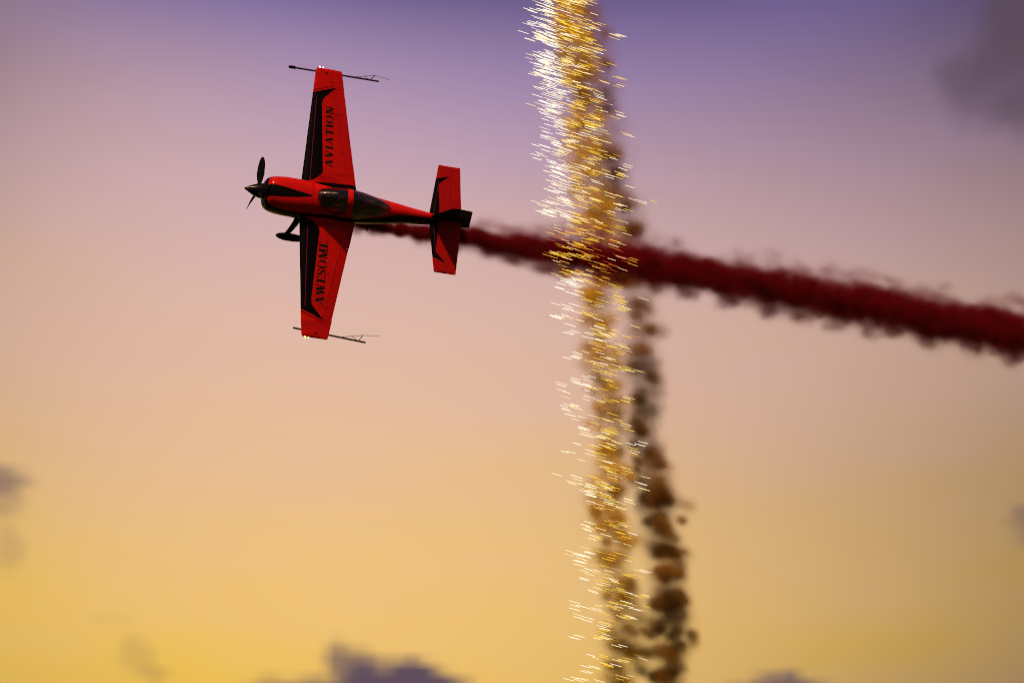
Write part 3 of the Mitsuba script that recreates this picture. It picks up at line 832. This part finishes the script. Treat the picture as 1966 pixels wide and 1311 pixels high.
# two trails left by another aircraft that climbed past, farther from the viewer: puff centres in the world
GOLD_PUFFS = np.array([(2.77,87.44,53.51), (3.05,87.22,52.78), (2.42,87.64,52.93), (2.82,87.54,52.57), (2.51,88.17,52.37), (3.01,87.56,51.98), (2.59,87.98,51.84), (3.33,88.38,51.98), (2.87,88.76,51.56), (3.27,88.13,50.94), (2.79,88.68,50.85), (3.32,88.88,50.93), (2.94,88.97,50.29), (3.37,89.56,50.40), (2.85,89.07,49.80), (3.21,89.61,49.67), (2.90,89.41,49.30), (3.36,89.95,49.63), (3.32,89.87,49.03), (3.50,89.90,48.80), (2.90,89.63,48.57), (2.66,90.58,48.69), (3.39,90.40,48.51), (2.69,90.50,48.34), (3.07,90.59,48.39), (3.29,90.63,47.91), (2.71,90.47,47.67), (3.20,90.49,47.55), (2.82,90.68,47.22), (3.22,91.24,47.38), (3.57,90.54,47.12), (3.49,90.91,46.92), (3.02,91.11,46.73), (2.95,91.44,46.44), (3.55,91.52,46.48), (3.64,91.32,45.89), (3.11,91.37,45.53), (3.50,91.80,45.70), (3.23,92.07,45.87), (3.65,92.14,45.50), (3.22,92.15,45.20), (3.74,92.19,44.86), (3.06,92.51,44.61), (3.69,92.39,44.56), (3.92,92.83,44.35), (3.22,92.49,44.09), (3.75,92.79,44.04), (3.27,92.92,43.71), (3.85,93.02,43.86), (3.58,93.26,43.29), (3.29,93.85,43.48), (1.76,82.93,61.84), (2.05,83.05,61.64), (1.51,82.30,61.10), (1.55,82.88,60.97), (1.89,82.86,60.86), (1.52,83.35,60.61), (2.03,82.65,60.36), (2.35,83.58,60.55), (1.64,83.67,60.34), (2.04,83.24,59.85), (2.33,83.38,59.78), (1.75,83.65,59.41), (2.16,83.86,59.47), (1.97,84.18,59.24), (2.35,84.52,59.37), (2.04,84.30,58.59), (2.34,84.58,58.60), (1.82,84.59,58.26), (2.28,84.90,58.56), (2.05,85.04,57.79), (2.58,85.14,57.95), (1.91,84.65,57.51), (2.47,84.90,57.54), (2.02,84.99,57.07), (2.56,85.55,57.30), (2.10,85.69,56.63), (2.55,85.51,56.44), (2.78,85.66,56.09), (2.70,85.98,56.02), (2.20,85.80,55.73), (2.46,85.82,55.57), (2.70,86.29,55.50), (3.01,86.49,56.17), (3.07,86.13,55.40), (2.92,86.20,55.10), (2.35,86.83,53.69), (2.84,86.68,53.86), (3.23,87.08,54.14), (2.70,87.42,53.73), (3.45,86.98,54.04), (2.57,86.70,54.70), (2.98,86.78,54.46), (2.40,86.50,54.95), (3.45,93.09,42.67), (3.79,93.39,42.71), (1.67,82.36,62.11), (2.07,82.21,61.90)])
BROWN_PUFFS = np.array([(2.68,86.91,63.23), (2.69,86.39,61.73), (3.03,87.56,61.26), (3.21,88.18,59.68), (3.16,88.23,59.65), (3.35,88.61,59.11), (3.45,88.49,58.38), (3.74,89.15,58.16), (3.82,89.34,57.50), (3.80,90.51,57.66), (3.78,90.18,56.62), (3.86,90.35,56.03), (4.03,90.75,55.38), (4.41,91.02,54.69), (4.17,91.25,54.10), (4.14,91.67,53.72), (4.54,92.10,53.43), (4.33,92.23,52.82), (4.52,92.69,52.65), (4.33,92.62,52.17), (4.18,92.97,51.68), (4.59,93.42,51.70), (4.58,93.31,51.37), (4.26,93.28,50.88), (4.54,93.59,50.50), (4.34,93.93,50.30), (4.75,94.38,50.23), (5.08,93.78,50.13), (4.54,94.02,49.73), (4.94,94.38,49.75), (5.19,94.06,49.32), (4.81,94.28,49.26), (5.06,94.65,49.22), (4.97,94.81,48.78), (4.61,94.83,48.49), (5.21,94.99,48.51), (5.08,94.42,47.69), (5.56,95.35,48.08), (4.87,94.99,47.66), (5.37,94.81,47.61), (5.48,95.54,47.36), (5.01,95.76,47.20), (5.06,95.46,47.12), (4.87,95.40,46.90), (5.47,95.78,46.82), (4.98,95.90,46.58), (4.72,96.35,46.54), (5.33,96.15,46.55), (5.56,96.27,46.06), (5.16,96.57,46.01), (5.32,96.30,45.79), (4.92,96.25,45.51), (4.72,96.67,45.57), (5.02,96.90,45.17), (5.28,96.73,45.04), (4.73,96.68,44.83), (2.47,86.01,63.84), (5.10,96.50,44.26), (5.40,97.43,44.30)])
PAN = np.array([0.96, 0, 0]) - 0.28 * UP


def puffy(centres, base, count, seed):
    rng = np.random.default_rng(seed)
    c, r, n = [], [], []
    for q_ in centres:
        big = rng.uniform(0.8, 1.25)
        for _ in range(3):
            c.append(q_ + rng.normal(size=3) * base * 0.62)
            r.append(base * big * rng.uniform(0.5, 1.1))
            n.append(int(count * big * rng.uniform(0.6, 1.2)))
    # the ribbon that joins the puffs
    o = np.argsort(centres @ UP)
    path = gaussian_filter1d(centres[o], 1.6, axis=0, mode="nearest")
    usual = np.median(np.linalg.norm(path[1:] - path[:-1], axis=1))
    for a, b in zip(path[:-1], path[1:]):
        m = max(int(np.linalg.norm(b - a) / (base * 0.35)), 1)
        share = RIBBON * np.clip(np.linalg.norm(b - a) / usual, 0.6, 2.6)
        for t in (np.arange(m) + 0.5) / m:
            c.append(a + (b - a) * t + rng.normal(size=3) * base * 0.45)
            r.append(base * rng.uniform(1.1, 1.7))
            n.append(int(count * share / m))
    return puffs(np.array(c), r, n, PAN, 1.5, 1.0, 1.4, 3)


RIBBON = 1.0
PORTRAIT = np.eye(4)                                        # axes of the climbing trails: right, away, along the trail
PORTRAIT[:3, :3] = np.stack([[1.0, 0, 0], FWD, UP], 1)
for key, centres, base, count, seed, look, area, albedo in (("smoke_trail_001", GOLD_PUFFS, 0.29, 760, 5, "smoke_sparklit", 1.45e-4, (0.88, 0.66, 0.08)), ("smoke_trail_002", BROWN_PUFFS, 0.33, 1200, 6, "smoke_brown", 1.6e-4, (0.48, 0.29, 0.07))):  # golden albedo stands in for spark light on the smoke
    pts = puffy(centres, base, count, seed)
    local = (pts - PORTRAIT[:3, 3]) @ PORTRAIT[:3, :3]
    pad = np.array([0.25, 0.2, 0.25])
    lo, hi = np.percentile(local, 0.05, axis=0) - pad, np.percentile(local, 99.95, axis=0) + pad
    solid_part = soft_smoke(key, local, np.array([lo, hi]), PORTRAIT, 0.06, area, albedo, 0.05, 1.25)
    scene[key] = mikit.ply(flakes(pts[solid_part], 0.0054), look)
labels["smoke_trail_001"] = {"label": "puffy smoke trail, spark glow in its golden brown colour, running top to bottom, full of sparks", "category": "smoke", "kind": "stuff"}
labels["smoke_trail_002"] = {"label": "dark brown puffy smoke trail falling to the right of the sparks", "category": "smoke", "kind": "stuff"}

# ------------------------------------------------------------------ sparks: glowing slivers thrown off along the golden trail
# the curtain of sparks, in metres: height along the picture's upright, left and right edge
EDGE = np.array([(9.3, 0.55, 1.75), (7.0, 0.72, 2.05), (4.6, 0.86, 2.40), (2.0, 1.10, 2.72), (-0.6, 1.38, 2.92), (-3.2, 1.50, 2.86), (-5.7, 1.58, 3.02), (-9.3, 1.72, 3.14)])
E_L, E_R = spline(EDGE[:, 0], EDGE[:, 1]), spline(EDGE[:, 0], EDGE[:, 2])
RATE = spline([-9.3, -6.0, -3.0, 0.0, 2.5, 5.0, 9.3], [50, 58, 74, 98, 132, 195, 245])
rng = np.random.default_rng(77)
WHITE, PALE, YELLOW, AMBER, SMOKE_TINTED = (0.36, 0.325, 0.25), (0.34, 0.265, 0.115), (0.30, 0.19, 0.012), (0.19, 0.070, 0.004), (0.12, 0.018, 0.004)
sparks = []
h = -9.3
grid = np.linspace(-9.3, 9.3, 800)
rate = RATE(grid)
total = int(np.trapezoid(rate, grid))
hs = np.interp(rng.uniform(size=total), np.concatenate([[0], np.cumsum((rate[1:] + rate[:-1]) / 2)]) / ((rate[1:] + rate[:-1]) / 2).sum(), grid)
k = 0
while k < total:
    bunch = int(rng.choice([1, 1, 2, 3, 4]))
    hh = hs[k]
    l, r = float(E_L(hh)), float(E_R(hh))
    u = rng.uniform()
    if hh < 1.5 and rng.uniform() < 0.6:
        u = 0.18 + 0.8 * rng.beta(2.4, 2.0)
    elif rng.uniform() < (0.35 if hh > 1.5 else 0.12):
        u = rng.beta(1.5, 3.5)
    x = l + (r - l) * u
    if rng.uniform() < 0.04:
        x = l - min(rng.exponential(0.09), 0.3)
    elif rng.uniform() < 0.05:
        x = r + min(rng.exponential(0.22), 0.8)
    for _ in range(min(bunch, total - k)):
        px, ph, pd = x + rng.normal() * 0.10, hh + rng.normal() * 0.045, (101.5 + rng.normal() * 0.6 if rng.uniform() < 0.65 else 92.0 + rng.normal() * 0.6)
        t = (px - l) / (r - l)
        in_red = 1.55 < ph < 2.85
        if in_red:
            pd = 91.5 + rng.normal() * 0.4
        if in_red:
            col = [YELLOW, AMBER, SMOKE_TINTED, PALE][int(rng.choice(4, p=[0.34, 0.22, 0.30, 0.14]))]  # amber and red colour these as if seen through the red smoke
        elif t < 0.34:
            col = [WHITE, PALE][int(rng.uniform() < 0.22)]
        elif t < 0.98:
            col = [WHITE, PALE, YELLOW, AMBER][int(rng.choice(4, p=[0.13, 0.22, 0.56, 0.09]))]
        else:
            col = [WHITE, PALE, YELLOW, AMBER][int(rng.choice(4, p=[0.25, 0.30, 0.35, 0.10]))]
        slope = -(0.30 + 0.03 * (ph / 9) + rng.normal() * 0.012)
        length = 0.29 * rng.uniform(0.72, 1.14) * pd / 80
        d = np.array([1.0, 0, 0]) + slope * UP + rng.normal() * 0.05 * FWD
        d /= np.linalg.norm(d)
        sparks.append((EYE + np.array([px, 0, 0]) * pd / 80 + UP * ph * pd / 80 + FWD * pd, d, length, rng.uniform(0.0042, 0.0074) * pd / 80, col))
    k += bunch
sparks.sort(key=lambda q_: -q_[2] * q_[3])


def sliver(c, d, length, r):
    a = np.cross(d, FWD)
    a /= np.linalg.norm(a)
    b = np.cross(d, a)
    ang = np.arange(5) * 2 * np.pi / 5
    o = np.cos(ang)[:, None] * a + np.sin(ang)[:, None] * b
    v = np.vstack([[c - d * length / 2], c - d * length * 0.42 + o * r, c + d * length * 0.42 + o * r, [c + d * length / 2]])
    i = np.arange(5)
    j = (i + 1) % 5
    f = np.vstack([np.stack([i * 0, 1 + j, 1 + i], 1), np.stack([1 + i, 1 + j, 6 + j], 1), np.stack([1 + i, 6 + j, 6 + i], 1), np.stack([i * 0 + 11, 6 + i, 6 + j], 1)])
    return v, f


scene["ember"] = {"type": "diffuse", "reflectance": {"type": "rgb", "value": [0.02, 0.02, 0.02]}}
SINGLE = 300
for n, (c, d, length, r, col) in enumerate(sparks[:SINGLE]):
    key = "spark" if n == 0 else f"spark_{n:03d}"
    scene[key] = mikit.ply(sliver(c, d, length, r), "ember", emitter={"type": "area", "radiance": {"type": "rgb", "value": list(col)}, "sampling_weight": 0.0})
    up_at, right_at = float((c - EYE) @ UP) * 80 / float((c - EYE) @ FWD), float(c[0]) * 80 / float((c - EYE) @ FWD)
    across = (right_at - float(E_L(np.clip(up_at, -9.3, 9.3)))) / 1.3
    hue = {WHITE: "white-hot", PALE: "pale yellow", YELLOW: "golden", AMBER: "amber", SMOKE_TINTED: "dull red"}[col]
    where = "left of" if across < 0.3 else "amid" if across < 0.95 else "right of"
    level = ("near the top of the picture" if up_at > 6 else "well above the red trail" if up_at > 4.2 else "just above the red trail" if up_at > 2.75 else "across the red trail" if up_at > 1.5
             else "just below the red trail" if up_at > -1.2 else "half-way below the red trail" if up_at > -4.4 else "near the bottom of the picture")
    labels[key] = {"label": f"{hue} spark {where} the golden smoke, {level}", "category": "spark", "group": f"{hue} sparks {where} the golden smoke {level}"}
vs, fs, cs, at = [], [], [], 0
for c, d, length, r, col in sparks[SINGLE:]:
    v, f = sliver(c, d, length, r)
    vs.append(v)
    fs.append(f + at)
    cs.append(np.tile(col, (len(v), 1)))
    at += len(v)
scene["spark_shower"] = mikit.ply((np.vstack(vs), np.vstack(fs)), "ember", color=np.vstack(cs),
                                  emitter={"type": "area", "radiance": {"type": "mesh_attribute", "name": "vertex_color"}, "sampling_weight": 0.0})
labels["spark_shower"] = {"label": "dense shower of white and golden sparks down the golden smoke trail", "category": "sparks", "kind": "stuff"}
